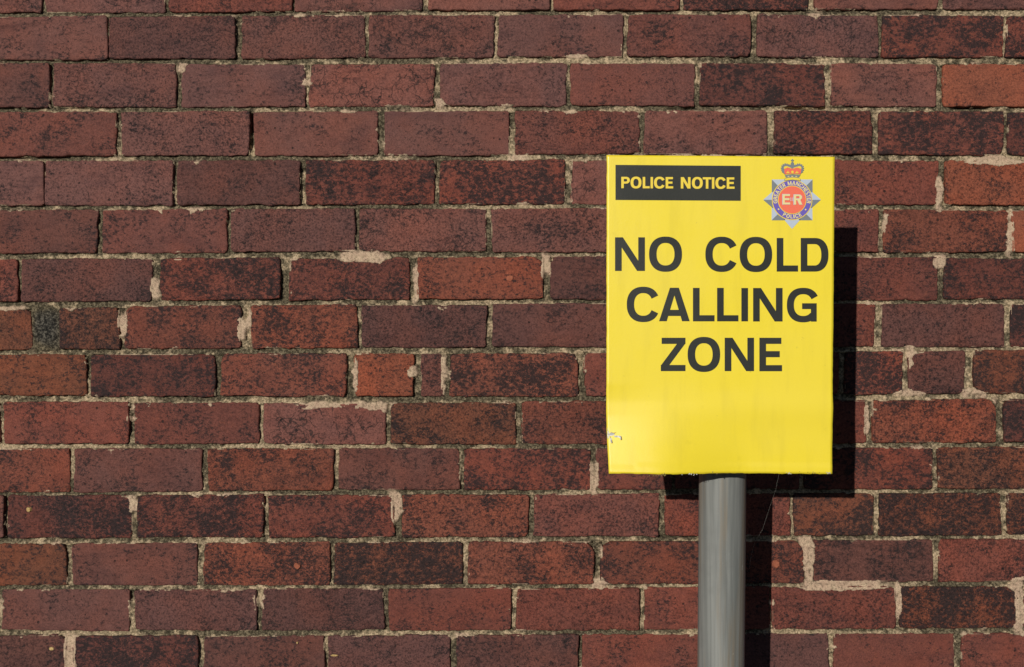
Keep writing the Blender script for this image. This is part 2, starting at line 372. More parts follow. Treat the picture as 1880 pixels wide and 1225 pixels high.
def brick_mesh(b, fine=True):
    """A fired brick: uneven outline, worn arrises, slightly wavy face. Local mm -> m about its centre, face towards -Y."""
    q = np.array(b['q'], float) + np.array([(-0.9, -0.9), (0.9, -0.9), (0.9, 0.9), (-0.9, 0.9)])
    w = (q[1][0] - q[0][0] + q[2][0] - q[3][0]) / 2; h = (q[3][1] - q[0][1] + q[2][1] - q[1][1]) / 2
    nx = max(6, int(w / (3.4 if fine else 22))); nz = max(5, int(h / (3.4 if fine else 20)))
    # spacing tightened towards the arrises
    def spaced(n, L):
        m = np.array([0, 0.35, 0.9, 1.8, 3.2, 5.5])
        mid = np.linspace(9, L - 9, max(3, n - 12)) if fine else np.linspace(12, L - 12, max(2, n - 4))
        if not fine: m = np.array([0, 0.6, 2.2, 5.5])
        return np.concatenate([m, mid, (L - m)[::-1]]) / L
    U = spaced(nx, w); V = spaced(nz, h)
    uu, vv = np.meshgrid(U, V)
    px = (q[0][0]*(1-uu) + q[1][0]*uu)*(1-vv) + (q[3][0]*(1-uu) + q[2][0]*uu)*vv
    py = (q[0][1]*(1-uu) + q[1][1]*uu)*(1-vv) + (q[3][1]*(1-uu) + q[2][1]*uu)*vv
    sd = int(b['seed'] * 1e6) % 90000
    # distance from the outline (mm), pushed about so that edges wander
    du = np.minimum(uu, 1 - uu) * w; dv = np.minimum(vv, 1 - vv) * h
    d = np.minimum(du, dv)
    fall = np.exp(-d / 9.0)
    wob = (fbm(px / 26.0, py / 26.0, sd, 4, 0.62) - 0.5) * 4.6
    wob2 = (fbm(px / 26.0 + 50, py / 26.0 + 50, sd + 5, 4, 0.62) - 0.5) * 4.6
    fall2 = np.exp(-d / 4.0)
    gx = px + wob * fall + (fbm(px / 8.0, py / 8.0, sd + 21, 3, 0.6) - 0.5) * 3.4 * fall2
    gy = py + wob2 * fall + (fbm(px / 8.0, py / 8.0, sd + 25, 3, 0.6) - 0.5) * 3.4 * fall2
    # rounded corners
    for (cx, cy) in q:
        for_r = 3.0 + 5.0 * ((sd * 7 + int(cx * 3 + cy)) % 10) / 10.0
        for (hx, hy, r) in CHIPS:
            if abs(hx - cx) < 15 and abs(hy - cy) < 15: for_r = max(for_r, r)
        ix = q[:, 0].mean(); iy = q[:, 1].mean()
        sx = 1 if ix > cx else -1; sy = 1 if iy > cy else -1
        ox = cx + sx * for_r; oy = cy + sy * for_r
        lx = (ox - gx) * sx; ly = (oy - gy) * sy
        inside = (lx > 0) & (ly > 0)
        rr = np.maximum(np.hypot(lx, ly), 1e-6); rq = np.maximum(lx, ly)
        k = np.where(inside, rq / rr, 1.0)
        gx = ox - sx * lx * np.where(inside, k, 1); gy = oy - sy * ly * np.where(inside, k, 1)
    # face: worn arris, gentle waves, shallow spalls
    r = 1.0 + 3.4 * fbm(px / 14, py / 14, sd + 9, 3)
    t = np.clip(1 - d / r, 0, 1)
    depth = r * (1 - np.sqrt(np.maximum(0, 1 - t * t)))
    depth = depth + (fbm(px / 45, py / 45, sd + 3, 3) - 0.5) * 1.3 + (fbm(px / 9, py / 9, sd + 4, 3) - 0.5) * 0.5
    sp = fbm(px / 22, py / 22, sd + 12, 4, 0.6)
    depth = depth + 2.2 * sstep(0.60, 0.72, sp) * np.exp(-d / 10.0) + 0.9 * sstep(0.70, 0.78, sp)
    depth = depth - b['proud'] + ((uu - 0.5) * (b['seed'] - 0.5) + (vv - 0.5) * ((b['seed'] * 13) % 1 - 0.5)) * 2.6
    cx, cy = q[:, 0].mean(), q[:, 1].mean()
    ny_, nx_ = uu.shape
    X = (gx - cx) / 1000; Z = -(gy - cy) / 1000; Y = depth / 1000
    co = np.stack([X, Y, Z], -1).reshape(-1, 3)
    idx = np.arange(nx_ * ny_).reshape(ny_, nx_)
    quads = np.stack([idx[:-1, :-1], idx[1:, :-1], idx[1:, 1:], idx[:-1, 1:]], -1).reshape(-1, 4)
    ring = np.concatenate([idx[0, :-1], idx[:-1, -1], idx[-1, :0:-1], idx[:0:-1, 0]])
    back = co[ring].copy(); back[:, 1] = 0.060
    nb = len(co); bi = nb + np.arange(len(ring))
    nxt = np.roll(np.arange(len(ring)), -1)
    side = np.stack([ring, ring[nxt], bi[nxt], bi], -1)
    co = np.concatenate([co, back])
    return co, np.concatenate([quads, side]), (wx(cx), 0.0, wz(cy))

def tone_attrs(b, n):
    rs = random.Random(b['seed'])
    base, burn, fleck = TONES[b['tone']]
    v = rs.uniform(0.90, 1.10); hue = rs.uniform(-0.05, 0.05)
    a = np.tile(np.array([base[0]*v*(1+hue), base[1]*v*0.985, base[2]*v*0.93*(1-hue), 1.0]), (n, 1))
    c = np.tile(np.array([min(1, burn*rs.uniform(0.85, 1.15)), fleck, b['seed'], 1.0 if b['tone'] == 'L' else (0.8 if rs.random() < 0.18 else 0.0)]), (n, 1))
    return a, c

wall = bpy.data.objects.new('brick_wall', None); C.objects.link(wall)
wall.location = (0, 0.05, 0)
tag(wall, 'weathered red and purple brown brick wall with pale crumbling mortar behind the yellow sign', 'wall')
OFF = Vector((0, 0.05, 0))

bulk_co, bulk_q, bulk_a, bulk_c, base_n = [], [], [], [], 0
for b in bricks:
    co, qd, loc = brick_mesh(b, b['shown'])
    a, c = tone_attrs(b, len(co))
    if b['shown']:
        me = mesh_np('brick', co, qd)
        set_attr(me, 'tone', a); set_attr(me, 'burn', c)
        link('brick', me, M_BRICK, wall, Vector(loc) - OFF)
    else:
        bulk_co.append(co + np.array(loc) - np.array(OFF)); bulk_q.append(qd + base_n); base_n += len(co)
        bulk_a.append(a); bulk_c.append(c)
me = mesh_np('bricks', np.concatenate(bulk_co), np.concatenate(bulk_q))
set_attr(me, 'tone', np.concatenate(bulk_a)); set_attr(me, 'burn', np.concatenate(bulk_c))
tag(link('bricks', me, M_BRICK, wall), kind='stuff')

# ------------------------------------------------------------------ mortar: a relief sheet, raked, slumped and smeared over the arrises
SMEARS = [  # pixel x, y, half width, half height, how far it laps over the brick (mm)
 (668,472,46,14,12),(610,748,75,10,9),(690,748,18,12,9),(443,605,10,22,12),(1002,484,9,20,10),(1100,1070,14,10,10),(806,190,10,10,10),
 (1550,1076,80,12,9),(1870,1110,12,60,10),(1820,296,50,10,10),(1725,480,12,14,9),(1790,722,26,10,10),(1674,654,7,22,6),(757,684,9,10,9),
 (1340,380,60,8,5),(335,125,12,8,9),(540,510,6,40,8),(1485,1040,10,44,8),(1480,995,14,12,8),(130,1200,14,40,7),(1092,880,8,30,6),
 (1630,410,8,20,8),(1080,40,30,6,4),(950,290,20,7,7),(300,452,30,6,4),(245,925,10,16,7),(725,930,10,30,6),
 (1060,102,20,5,6),(640,205,16,5,5),(455,585,5,18,7),(20,570,30,8,6),(225,600,8,24,7),(1300,290,90,6,5),(1665,722,30,8,7),(1590,770,6,30,4),
 (1725,360,8,40,5),(812,690,8,40,5),(765,520,7,40,6),(655,690,8,36,6),(1855,440,8,30,6),(1650,1100,7,40,4),(285,530,9,22,8)]
HOLES = [(461,222,5,16,34),(461,250,3,20,9),(1480,198,40,2.2,12),(40,288,90,3,8),(600,312,60,3,7),(1560,306,90,3,6),(1250,986,40,2.2,10),(1870,978,25,2.5,10),(1785,196,35,3,12),(1250,198,30,2.2,10)]
STEP = 1.7
gx0, gx1, gy0, gy1 = -160.0, 2040.0, -140.0, 1365.0
nx = int((gx1 - gx0) / STEP); ny = int((gy1 - gy0) / STEP)
ax = np.linspace(gx0, gx1, nx); ay = np.linspace(gy0, gy1, ny)
GX, GY = np.meshgrid(ax, ay)
D = np.full(GX.shape, -40.0); PROUD = np.zeros_like(GX); TB = np.zeros_like(GX)   # depth inside a brick; its proudness; how close to its top edge
for b in bricks:
    q = np.array(b['q'])
    x0, x1, y0, y1 = q[:, 0].min() - 14, q[:, 0].max() + 14, q[:, 1].min() - 14, q[:, 1].max() + 14
    if x1 < gx0 or x0 > gx1 or y1 < gy0 or y0 > gy1: continue
    i0, i1 = np.searchsorted(ax, [x0, x1]); j0, j1 = np.searchsorted(ay, [y0, y1])
    X = GX[j0:j1, i0:i1]; Y = GY[j0:j1, i0:i1]
    if X.size == 0: continue
    u = np.clip((X - q[0][0]) / (q[1][0] - q[0][0]), 0, 1); v = np.clip((Y - q[0][1]) / (q[3][1] - q[0][1]), 0, 1)
    yt = q[0][1]*(1-u) + q[1][1]*u; yb = q[3][1]*(1-u) + q[2][1]*u
    xl = q[0][0]*(1-v) + q[3][0]*v; xr = q[1][0]*(1-v) + q[2][0]*v
    d = np.minimum(np.minimum(Y - yt, yb - Y), np.minimum(X - xl, xr - X))
    s = D[j0:j1, i0:i1]; m = d > s
    s[m] = d[m]; PROUD[j0:j1, i0:i1][m] = b['proud']; TB[j0:j1, i0:i1][m] = ((Y - yt) < (yb - Y))[m]
# vertical place inside a bed joint: 0 under the upper brick, 1 on the lower one
T = np.full(GX.shape, 0.5); BED = np.zeros(GX.shape, bool)
for i in range(I_MIN, I_MAX):
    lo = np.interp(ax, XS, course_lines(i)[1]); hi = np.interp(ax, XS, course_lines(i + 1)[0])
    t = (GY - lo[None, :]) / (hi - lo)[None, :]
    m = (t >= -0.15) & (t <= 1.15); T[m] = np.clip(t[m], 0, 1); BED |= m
n_lo = fbm(GX / 120, GY / 120, 11, 3); n_mid = fbm(GX / 34, GY / 34, 21, 4, 0.6)
n_hi = fbm(GX / 9, GY / 9, 31, 4, 0.65); n_fine = vnoise(GX / 2.6, GY / 2.6, 41)
rec = 2.6 + 5.2 * sstep(0.30, 0.72, 0.5 * n_lo + 0.5 * n_mid)
rec = np.where(BED, rec * (1.45 - 1.05 * T), rec * 1.15)
lump = (n_hi - 0.5) * 4.2 + (n_fine - 0.5) * 1.1
rec = np.maximum(rec + lump, -0.3)
edge = fbm(GX / 30, GY / 22, 61, 5, 0.62)
lap = 1.2 + 9.0 * sstep(0.58, 0.86, edge) * (0.45 + 0.55 * TB) + (n_hi - 0.5) * 3.2
patch = sstep(0.44, 0.66, fbm(GX / 46, GY / 30, 71, 4, 0.6)) * (0.55 + 0.45 * TB)
fill = np.zeros_like(GX)
WX = (fbm(GX / 18, GY / 18, 101, 4, 0.65) - 0.5) * 16; WY = (fbm(GX / 18, GY / 18, 111, 4, 0.65) - 0.5) * 12
for (sx, sy, rw, rh, am) in SMEARS:
    e = np.exp(-((GX + WX - sx) / rw) ** 4 - ((GY + WY - sy) / rh) ** 4)
    lap = lap + am * e * (0.25 + 1.3 * n_mid); patch = np.maximum(patch, e); fill = np.maximum(fill, e)
lapping = sstep(1.6, 3.2, lap) * patch
cover = 1 - sstep(-0.7, 0.7, D - lap * np.clip(patch * 1.6, 0, 1))      # 1 where mortar lies over the brick's edge
smear_h = -0.55 - PROUD + (n_hi - 0.5) * 0.9 + (n_fine - 0.5) * 0.25
H = np.where(D > 0, cover * smear_h + (1 - cover) * 9.0, rec)
# in the joint the smear rises towards the arris it laps over
rise = np.maximum(lapping * sstep(-7.5, -0.5, D), sstep(0.2, 0.7, fill) * sstep(0.25, 0.5, n_mid + 0.1)) * (D <= 0)
H = np.where(D <= 0, rec * (1 - rise) + rise * (0.4 + (n_hi - 0.5) * 1.2), H)
for (hx, hy, rw, rh, dp) in HOLES:
    H = H + dp * np.exp(-((GX - hx) / rw) ** 4 - ((GY - hy) / rh) ** 4) * (D < 1.5)
# blackened lump filling the gap between two bricks at the left
blk = np.exp(-((GX - 84) / 27) ** 4 - ((GY - 602) / 38) ** 4)
H = np.where((blk > 0.2) & (D < 0), 3.2 + (n_mid - 0.5) * 7 + (n_hi - 0.5) * 4, H)
black = sstep(0.45, 0.62, n_mid * 0.6 + 0.45 * blk) * blk
smear_c = np.where(D > 0, cover, rise) * sstep(0.25, 0.6, np.clip(patch, 0, 1))
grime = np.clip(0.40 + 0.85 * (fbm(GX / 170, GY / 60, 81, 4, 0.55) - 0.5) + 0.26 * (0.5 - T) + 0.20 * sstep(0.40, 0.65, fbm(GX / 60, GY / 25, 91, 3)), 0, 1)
grime = np.clip(grime + 0.16 * sstep(1150, 250, GX) * sstep(640, 330, GY), 0, 1)      # mossy joints high on the left
keep = D < np.maximum(7.0, lap + 3.5)
co = np.stack([(GX - PW / 2) / 1000, H / 1000 - 0.05, CAM_Z + (PH / 2 - GY) / 1000], -1).reshape(-1, 3)
idx = np.arange(nx * ny).reshape(ny, nx)
kq = keep[:-1, :-1] | keep[1:, :-1] | keep[1:, 1:] | keep[:-1, 1:]
quads = np.stack([idx[:-1, :-1], idx[1:, :-1], idx[1:, 1:], idx[:-1, 1:]], -1)[kq]
used = np.zeros(nx * ny, bool); used[quads.ravel()] = True
remap = np.cumsum(used) - 1
me = mesh_np('mortar', co[used], remap[quads])
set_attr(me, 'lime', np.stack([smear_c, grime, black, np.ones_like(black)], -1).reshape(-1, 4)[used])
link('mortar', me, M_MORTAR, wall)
# plain pointing round the part in view, and the wall's core behind
def bar(x0, x1, y0, y1, fy, by):
    v = [(x, y, z) for y in (fy, by) for z in (y0, y1) for x in (x0, x1)]
    return v, [(0, 1, 3, 2), (5, 4, 6, 7), (4, 0, 2, 6), (1, 5, 7, 3), (2, 3, 7, 6), (4, 5, 1, 0)]
zb, zt = 0.0, wz(course_lines(I_MIN)[0][0]) + 0.002
X0, X1 = wx(X_MIN - 60), wx(X_MAX + 60)
V, F = [], []
for r in [(X0, wx(gx0), zb, zt), (wx(gx1), X1, zb, zt), (wx(gx0), wx(gx1), zb, wz(gy1)), (wx(gx0), wx(gx1), wz(gy0), zt)]:
    v, f = bar(*r, 0.005 - 0.05, 0.045 - 0.05); F += [tuple(i + len(V) for i in g) for g in f]; V += v
me = mesh_np('mortar', V, F, False)
set_attr(me, 'lime', np.tile([0.0, 0.4, 0.0, 1.0], (len(V), 1)))
link('mortar', me, M_MORTAR, wall)
v, f = bar(X0, X1, zb, zt, 0.0615 - 0.05, 0.22 - 0.05)
me = mesh_np('wall_core', v, f, False); set_attr(me, 'lime', np.tile([0.0, 0.5, 0.0, 1.0], (len(v), 1)))
link('wall_core', me, M_MORTAR, wall)

# ------------------------------------------------------------------ odd marks on the brick faces
M_SPALL = make_plain('fresh_spall', (0.24, 0.075, 0.042), (0.31, 0.105, 0.06), 150, 0.9, 0.2)
M_LICHEN = make_plain('pale_lichen', (0.30, 0.19, 0.07), (0.52, 0.37, 0.17), 300, 0.95, 0.1)
sr = random.Random(12)
def blob(name, px, py, rx, ry, mat):
    n = 14; V = [(0, -0.0016, 0)]; F = []
    for (k, yy) in ((0.72, -0.0013), (1.0, 0.002)):
        V += [(rx*k*j*math.cos(t)/1000, yy, ry*k*j*math.sin(t)/1000) for t, j in [(2*math.pi*i/n, sr.uniform(0.82, 1.15)) for i in range(n)]]
    F = [(0, 1+(i+1) % n, 1+i) for i in range(n)] + [(1+i, 1+(i+1) % n, 1+n+(i+1) % n, 1+n+i) for i in range(n)]
    me = bpy.data.meshes.new(name); me.from_pydata(V, [], [f[::-1] for f in F]); me.update()
    link(name, me, mat, wall, Vector((wx(px), -0.0006, wz(py))) - OFF)
for (x, y, a, b_) in ((936, 511, 8, 7.5), (546, 1040, 6.5, 6), (1425, 1036, 8, 8)): blob('spalled_spot', x, y, a, b_, M_SPALL)
for (x, y, a, b_) in ((53, 936, 5, 5.5), (95, 1191, 5.5, 4), (614, 1203, 9, 2.2), (546, 1180, 2.2, 2.4)): blob('lichen_spot', x, y, a, b_, M_LICHEN)

# ------------------------------------------------------------------ the sign
def gap_at(py): return 0.279 + (0.291 - 0.279) * (870 - py) / 584.0     # leans out a little towards its top
TL, TR, BR, BL = (1114, 285), (1532.5, 288), (1527.5, 870.5), (1113.5, 866)

def plate_uv(px, py):
    u = (px - 1113) / 417.0; v = (py - 286) / 583.0
    return u, v
def plate_bend(u, v):
    """Metres the panel is bent towards the viewer: a kicked lower left corner and slight waves."""
    t = min(1.0, max(0.0, (u - 0.18) / 0.46)); a = 1 - t * t * (3 - 2 * t)
    c = max(0.0, (v - 0.77) / 0.23)
    d = 0.027 * a * c ** 1.35
    d -= 0.006 * max(0.0, 1 - u / 0.33) ** 2 * min(1.0, max(0.0, (v - 0.72) / 0.1))
    d += 0.0016 * math.exp(-((v - 0.80) / 0.05) ** 2) if v > 0.7 else 0.0
    if v > 0.972: d += 0.0007
    return d
def on_sign(px, py, lift=0.0):
    p = at_gap(px, py, gap_at(py))
    p.y -= plate_bend(*plate_uv(px, py)) + lift
    return p

def pole_axis(py):
    px = 1326.5 + (py - 880) * (-3.0 / 345); g = 0.200 - (py - 917) * 0.0075 / 308
    return px, g
def pole_pt(z):
    # axis as a straight line through two seen points
    a = at_gap(*pole_axis(880)[:1], 880, pole_axis(880)[1]); b = at_gap(*pole_axis(1225)[:1], 1225, pole_axis(1225)[1])
    t = (z - a.z) / (b.z - a.z); return a + (b - a) * t
BASE = pole_pt(0.0)
sign = bpy.data.objects.new('notice_sign', None); C.objects.link(sign); sign.location = BASE
tag(sign, 'yellow police notice sign with black lettering on a grey round pole before the brick wall', 'sign')

def part(name, verts, faces, mat, parent=sign, smooth=False):
    me = bpy.data.meshes.new(name)
    me.from_pydata([tuple(Vector(v) - BASE) for v in verts], [], faces)
    if smooth:
        for p in me.polygons: p.use_smooth = True
    me.update()
    return link(name, me, mat, parent)

# pole with a domed cap
NS = 96; R = 0.0385
top_z = at_gap(1322, 330, 0.29).z
V, F = [], []
zs = [-0.25, 0.0, 0.4, 0.8, 1.2, top_z]
for z in zs:
    c = pole_pt(z)
    V += [(c.x + R * math.cos(a), c.y + R * math.sin(a), z) for a in [2 * math.pi * k / NS for k in range(NS)]]
for r in range(len(zs) - 1):
    F += [(r*NS + k, r*NS + (k+1) % NS, (r+1)*NS + (k+1) % NS, (r+1)*NS + k) for k in range(NS)]
pole = part('pole', V, F, M_POLE, smooth=True)
c = pole_pt(top_z); V, F = [], []
prof = [(1.05, -0.02), (1.06, 0.0), (1.0, 0.006), (0.8, 0.012), (0.45, 0.016)]
for (rr, dz) in prof: V += [(c.x + R*rr*math.cos(2*math.pi*k/48), c.y + R*rr*math.sin(2*math.pi*k/48), top_z + dz) for k in range(48)]
for r in range(len(prof) - 1): F += [(r*48+k, r*48+(k+1) % 48, (r+1)*48+(k+1) % 48, (r+1)*48+k) for k in range(48)]
F.append(tuple(range((len(prof)-1)*48, len(prof)*48)))
part('pole_cap', V, F, M_POLE, pole, smooth=True)

# plate: bent sheet 2.5 mm thick with an uneven cut edge
NU, NV = 90, 126
rs = np.random.RandomState(3)
ejl = (fbm(np.arange(NV + 1) / 5.0, np.zeros(NV + 1), 5, 4, 0.7) - 0.5) * 1.5
ejr = (fbm(np.arange(NV + 1) / 5.0, np.zeros(NV + 1), 15, 4, 0.7) - 0.5) * 1.5
ejb = (fbm(np.arange(NU + 1) / 3.0, np.zeros(NU + 1), 25, 4, 0.75) - 0.5) * 2.6
V, F = [], []
for side in (0, 1):
    for j in range(NV + 1):
        for i in range(NU + 1):
            u, v = i / NU, j / NV
            x = (TL[0]*(1-u) + TR[0]*u)*(1-v) + (BL[0]*(1-u) + BR[0]*u)*v
            y = (TL[1]*(1-u) + TR[1]*u)*(1-v) + (BL[1]*(1-u) + BR[1]*u)*v
            if i == 0: x += ejl[j]
            if i == NU: x += ejr[j]
            if j == NV: y += ejb[i]
            p = on_sign(x, y, 0.0)
            # a corner bent forward is also drawn in sideways
            p.x += plate_bend(u, v) * 0.10
            V.append((p.x, p.y + 0.0025 * side, p.z))
n1 = (NU + 1) * (NV + 1)
g = lambda i, j, s: s * n1 + j * (NU + 1) + i
for j in range(NV):
    for i in range(NU):
        F.append((g(i, j, 0), g(i, j+1, 0), g(i+1, j+1, 0), g(i+1, j, 0)))
        F.append((g(i, j, 1), g(i+1, j, 1), g(i+1, j+1, 1), g(i, j+1, 1)))
nface = len(F)
for j in range(NV):
    F.append((g(0, j, 0), g(0, j, 1), g(0, j+1, 1), g(0, j+1, 0))); F.append((g(NU, j, 0), g(NU, j+1, 0), g(NU, j+1, 1), g(NU, j, 1)))
for i in range(NU):
    F.append((g(i, 0, 0), g(i+1, 0, 0), g(i+1, 0, 1), g(i, 0, 1))); F.append((g(i, NV, 0), g(i, NV, 1), g(i+1, NV, 1), g(i+1, NV, 0)))
plate = part('sign_plate', V, F, M_YELLOW)
plate.data.materials.append(M_ALU)
for k, p in enumerate(plate.data.polygons):
    if k < nface:
        p.use_smooth = True
        if k % 2: p.material_index = 1
    else: p.material_index = 0

# rails and clamps that hold the plate to the pole
for py in (380, 640):
    V, F = [], []
    a = on_sign(1150, py); b_ = on_sign(1495, py)
    def chan(p, x):
        y0 = p.y + 0.0027
        return [(x, y0, p.z + 0.02), (x, y0 + 0.022, p.z + 0.02), (x, y0 + 0.022, p.z + 0.006), (x, y0 + 0.003, p.z + 0.006),
                (x, y0 + 0.003, p.z - 0.006), (x, y0 + 0.022, p.z - 0.006), (x, y0 + 0.022, p.z - 0.02), (x, y0, p.z - 0.02)]
    V = chan(a, a.x) + chan(b_, b_.x)
    V[8:] = [(x, y, z) for (x, _, _), (_, y, z) in zip(V[8:], V[:8])]
    F = [(k, (k+1) % 8, 8 + (k+1) % 8, 8 + k) for k in range(8)] + [tuple(range(7, -1, -1)), tuple(range(8, 16))]
    rail = part('mounting_rail', V, F, M_ALU)
    c = pole_pt(a.z); V, F = [], []
    for rr in (1.012, 1.075):
        for dz in (-0.014, 0.014):
            V += [(c.x + R*rr*math.cos(2*math.pi*k/40), c.y + R*rr*math.sin(2*math.pi*k/40), a.z + dz) for k in range(40)]
    for k in range(40):
        n = (k + 1) % 40
        F += [(k, 40+k, 40+n, n), (80+k, 80+n, 120+n, 120+k), (k, n, 80+n, 80+k), (40+k, 120+k, 120+n, 40+n)]
    part('pole_clamp', V, F, M_ALU)
    V, F = bar(c.x - 0.030, c.x + 0.030, a.z - 0.013, a.z + 0.013, a.y + 0.0252, c.y - R * 1.08)
    part('clamp_block', V, F, M_ALU)

# ---- lettering: polygons in photo pixels laid on the plate
class Print:
    def __init__(self, lift=0.0004): self.V, self.F, self.lift, self.n = [], [], lift, 0
    def poly(self, pts):
        z = self.lift + 0.00002 * self.n; self.n = (self.n + 1) % 12
        b = len(self.V); self.V += [on_sign(x, y, z) for x, y in pts]
        a = sum(pts[i][0]*pts[(i+1) % len(pts)][1] - pts[(i+1) % len(pts)][0]*pts[i][1] for i in range(len(pts)))
        idx = list(range(b, b + len(pts)))
        self.F.append(tuple(idx if a < 0 else idx[::-1]))
    def rect(self, x0, y0, x1, y1): self.poly([(x0, y0), (x1, y0), (x1, y1), (x0, y1)])
    def strip(self, A, B):
        z = self.lift + 0.00002 * self.n; self.n = (self.n + 1) % 12
        b = len(self.V); n = len(A); self.V += [on_sign(x, y, z) for x, y in A] + [on_sign(x, y, z) for x, y in B]
        for k in range(n - 1): self.F.append((b+k, b+k+1, b+n+k+1, b+n+k))
    def ring(self, cx, cy, rx, ry, sx, sy, t0=0.0, t1=360.0, n=2.3, inner_off=0.0, seg=56):
        A, B = [], []
        for k in range(seg + 1):
            t = math.radians(t0 + (t1 - t0) * k / seg)
            f = lambda v: math.copysign(abs(v) ** (2 / n), v)
            A.append((cx + rx * f(math.cos(t)), cy - ry * f(math.sin(t))))
            B.append((cx + inner_off + (rx - sx) * f(math.cos(t)), cy - (ry - sy) * f(math.sin(t))))
        self.strip(B, A)
    def disc(self, cx, cy, r, seg=72): self.poly([(cx + r*math.cos(2*math.pi*k/seg), cy + r*math.sin(2*math.pi*k/seg)) for k in range(seg)])
    def build(self, name, mat, parent):
        o = part(name, self.V, self.F, mat, parent); me = o.data
        bm = bmesh.new(); bm.from_mesh(me)
        bmesh.ops.triangulate(bm, faces=[f for f in bm.faces if len(f.verts) > 4]); 
        for f in bm.faces:
            f.normal_update()
            if f.normal.y > 0: f.normal_flip()
        bm.to_mesh(me); bm.free(); return o

def glyph(P, ch, x0, x1, yt, yb, s, h):
    w = x1 - x0; H = yb - yt; ov = H * 0.022
    if ch == 'I': P.rect(x0, yt, x1, yb)
    elif ch == 'L': P.rect(x0, yt, x0 + s, yb); P.rect(x0 + s, yb - h, x1, yb)
    elif ch == 'T': P.rect(x0, yt, x1, yt + h); P.rect((x0+x1-s)/2, yt + h, (x0+x1+s)/2, yb)
    elif ch == 'H': P.rect(x0, yt, x0+s, yb); P.rect(x1-s, yt, x1, yb); P.rect(x0+s, (yt+yb-h)/2, x1-s, (yt+yb+h)/2)
    elif ch == 'E':
        P.rect(x0, yt, x0+s, yb); P.rect(x0+s, yt, x1 - w*0.03, yt+h); P.rect(x0+s, yb-h, x1, yb)
        m = yt + H*0.49; P.rect(x0+s, m - h/2, x1 - w*0.10, m + h/2)
    elif ch == 'N':
        k = s * 1.18
        P.rect(x0, yt, x0+s, yb); P.rect(x1-s, yt, x1, yb); P.poly([(x0, yt), (x0+k, yt), (x1, yb), (x1-k, yb)])
    elif ch == 'M':
        k = s * 1.1; m = (x0+x1)/2
        P.rect(x0, yt, x0+s, yb); P.rect(x1-s, yt, x1, yb)
        P.poly([(x0, yt), (x0+k, yt), (m+k*0.4, yb), (m-k*0.4, yb)]); P.poly([(x1, yt), (x1-k, yt), (m-k*0.4, yb), (m+k*0.4, yb)])
    elif ch == 'Z':
        k = s * 1.22
        P.rect(x0 + w*0.035, yt, x1, yt+h); P.rect(x0, yb-h, x1, yb)
        P.poly([(x1-k, yt+h*0.9), (x1, yt+h*0.9), (x0+k, yb-h*0.9), (x0, yb-h*0.9)])
    elif ch == 'A':
        m = (x0+x1)/2; a = w*0.145; ip = yt + H*0.23
        P.poly([(x0, yb), (m-a, yt), (m, yt), (m, ip), (x0+w*0.25, yb)]); P.poly([(m, yt), (m+a, yt), (x1, yb), (x1-w*0.25, yb), (m, ip)])
        f = lambda y: w*0.25*(y-ip)/(yb-ip)
        y0, y1 = yt+H*0.66, yt+H*0.66+h
        P.poly([(m-f(y0), y0), (m+f(y0), y0), (m+f(y1), y1), (m-f(y1), y1)])
    elif ch == 'O': P.ring((x0+x1)/2, (yt+yb)/2, w/2, H/2+ov, s*1.13, h*1.04)
    elif ch == 'C':
        W = w*1.065; P.ring(x0+W/2, (yt+yb)/2, W/2, H/2+ov, s*1.10, h*1.04, 27, 333)
    elif ch == 'G':
        W = w*1.095; P.ring(x0+W/2, (yt+yb)/2, W/2, H/2+ov, s*1.06, h*1.04, 29, 318)
        P.rect(x0+w*0.51, yt+H*0.445, x1, yt+H*0.445+h*0.95); P.rect(x1-s*0.88, yt+H*0.445+h*0.95, x1, yb)
    elif ch == 'D':
        k = x0 + w*0.50
        P.rect(x0, yt, x0+s, yb); P.rect(x0+s, yt, k, yt+h); P.rect(x0+s, yb-h, k, yb)
        P.ring(k, (yt+yb)/2, x1-k, H/2, s*1.08, h, -90, 90)
    elif ch in 'PR':
        k = x0 + w*0.55; m = yt + H*(0.60 if ch == 'P' else 0.56)
        P.rect(x0, yt, x0+s, yb); P.rect(x0+s, yt, k, yt+h); P.rect(x0+s, m-h, k, m)
        P.ring(k, (yt+m)/2, x1-k - (0 if ch == 'P' else w*0.03), (m-yt)/2, s*1.05, h, -90, 90, 2.1)
        if ch == 'R': P.poly([(k-s*0.45, m), (k+s*0.75, m-h*0.3), (x1, yb), (x1-s*1.25, yb)])
    elif ch == 'S':
        r = (H + h)/4; cy1 = yt - ov + r; cy2 = yb + ov - r
        P.ring((x0+x1)/2, cy1, w/2, r, s, h, 25, 270, 2.1); P.ring((x0+x1)/2, cy2, w/2, r, s, h, 90, -155, 2.1)

# the three big lines: glyph boxes read off the photograph (zoom factor 4.084, corner 1110,420)
def boxes(lift, mat, items, f, ox, oy, s, h):
    for ch, a, b, t, d in items:
        P = Print(lift); glyph(P, ch, ox + a/f, ox + b/f, oy + t/f, oy + d/f, s/f, h/f); P.build('letter', mat, plate)
lines = [
 [('N',78,302,65,317),('O',333,580,65,318),('C',755,985,66,319),('O',1012,1256,67,320),('L',1290,1450,70,322),('D',1470,1678,70,322)],
 [('C',166,398,441,695),('A',408,638,443,694),('L',662,824,444,695),('L',843,1003,444,695),('I',1025,1075,445,695),('N',1113,1334,445,696),('G',1366,1590,449,697)],
 [('Z',421,606,818,1068),('O',622,866,817,1069),('N',900,1120,818,1068),('E',1160,1330,818,1069)],
]
for it in lines:
    boxes(0.0004, M_BLACK, it, 4.084, 1110, 420, 50, 46)

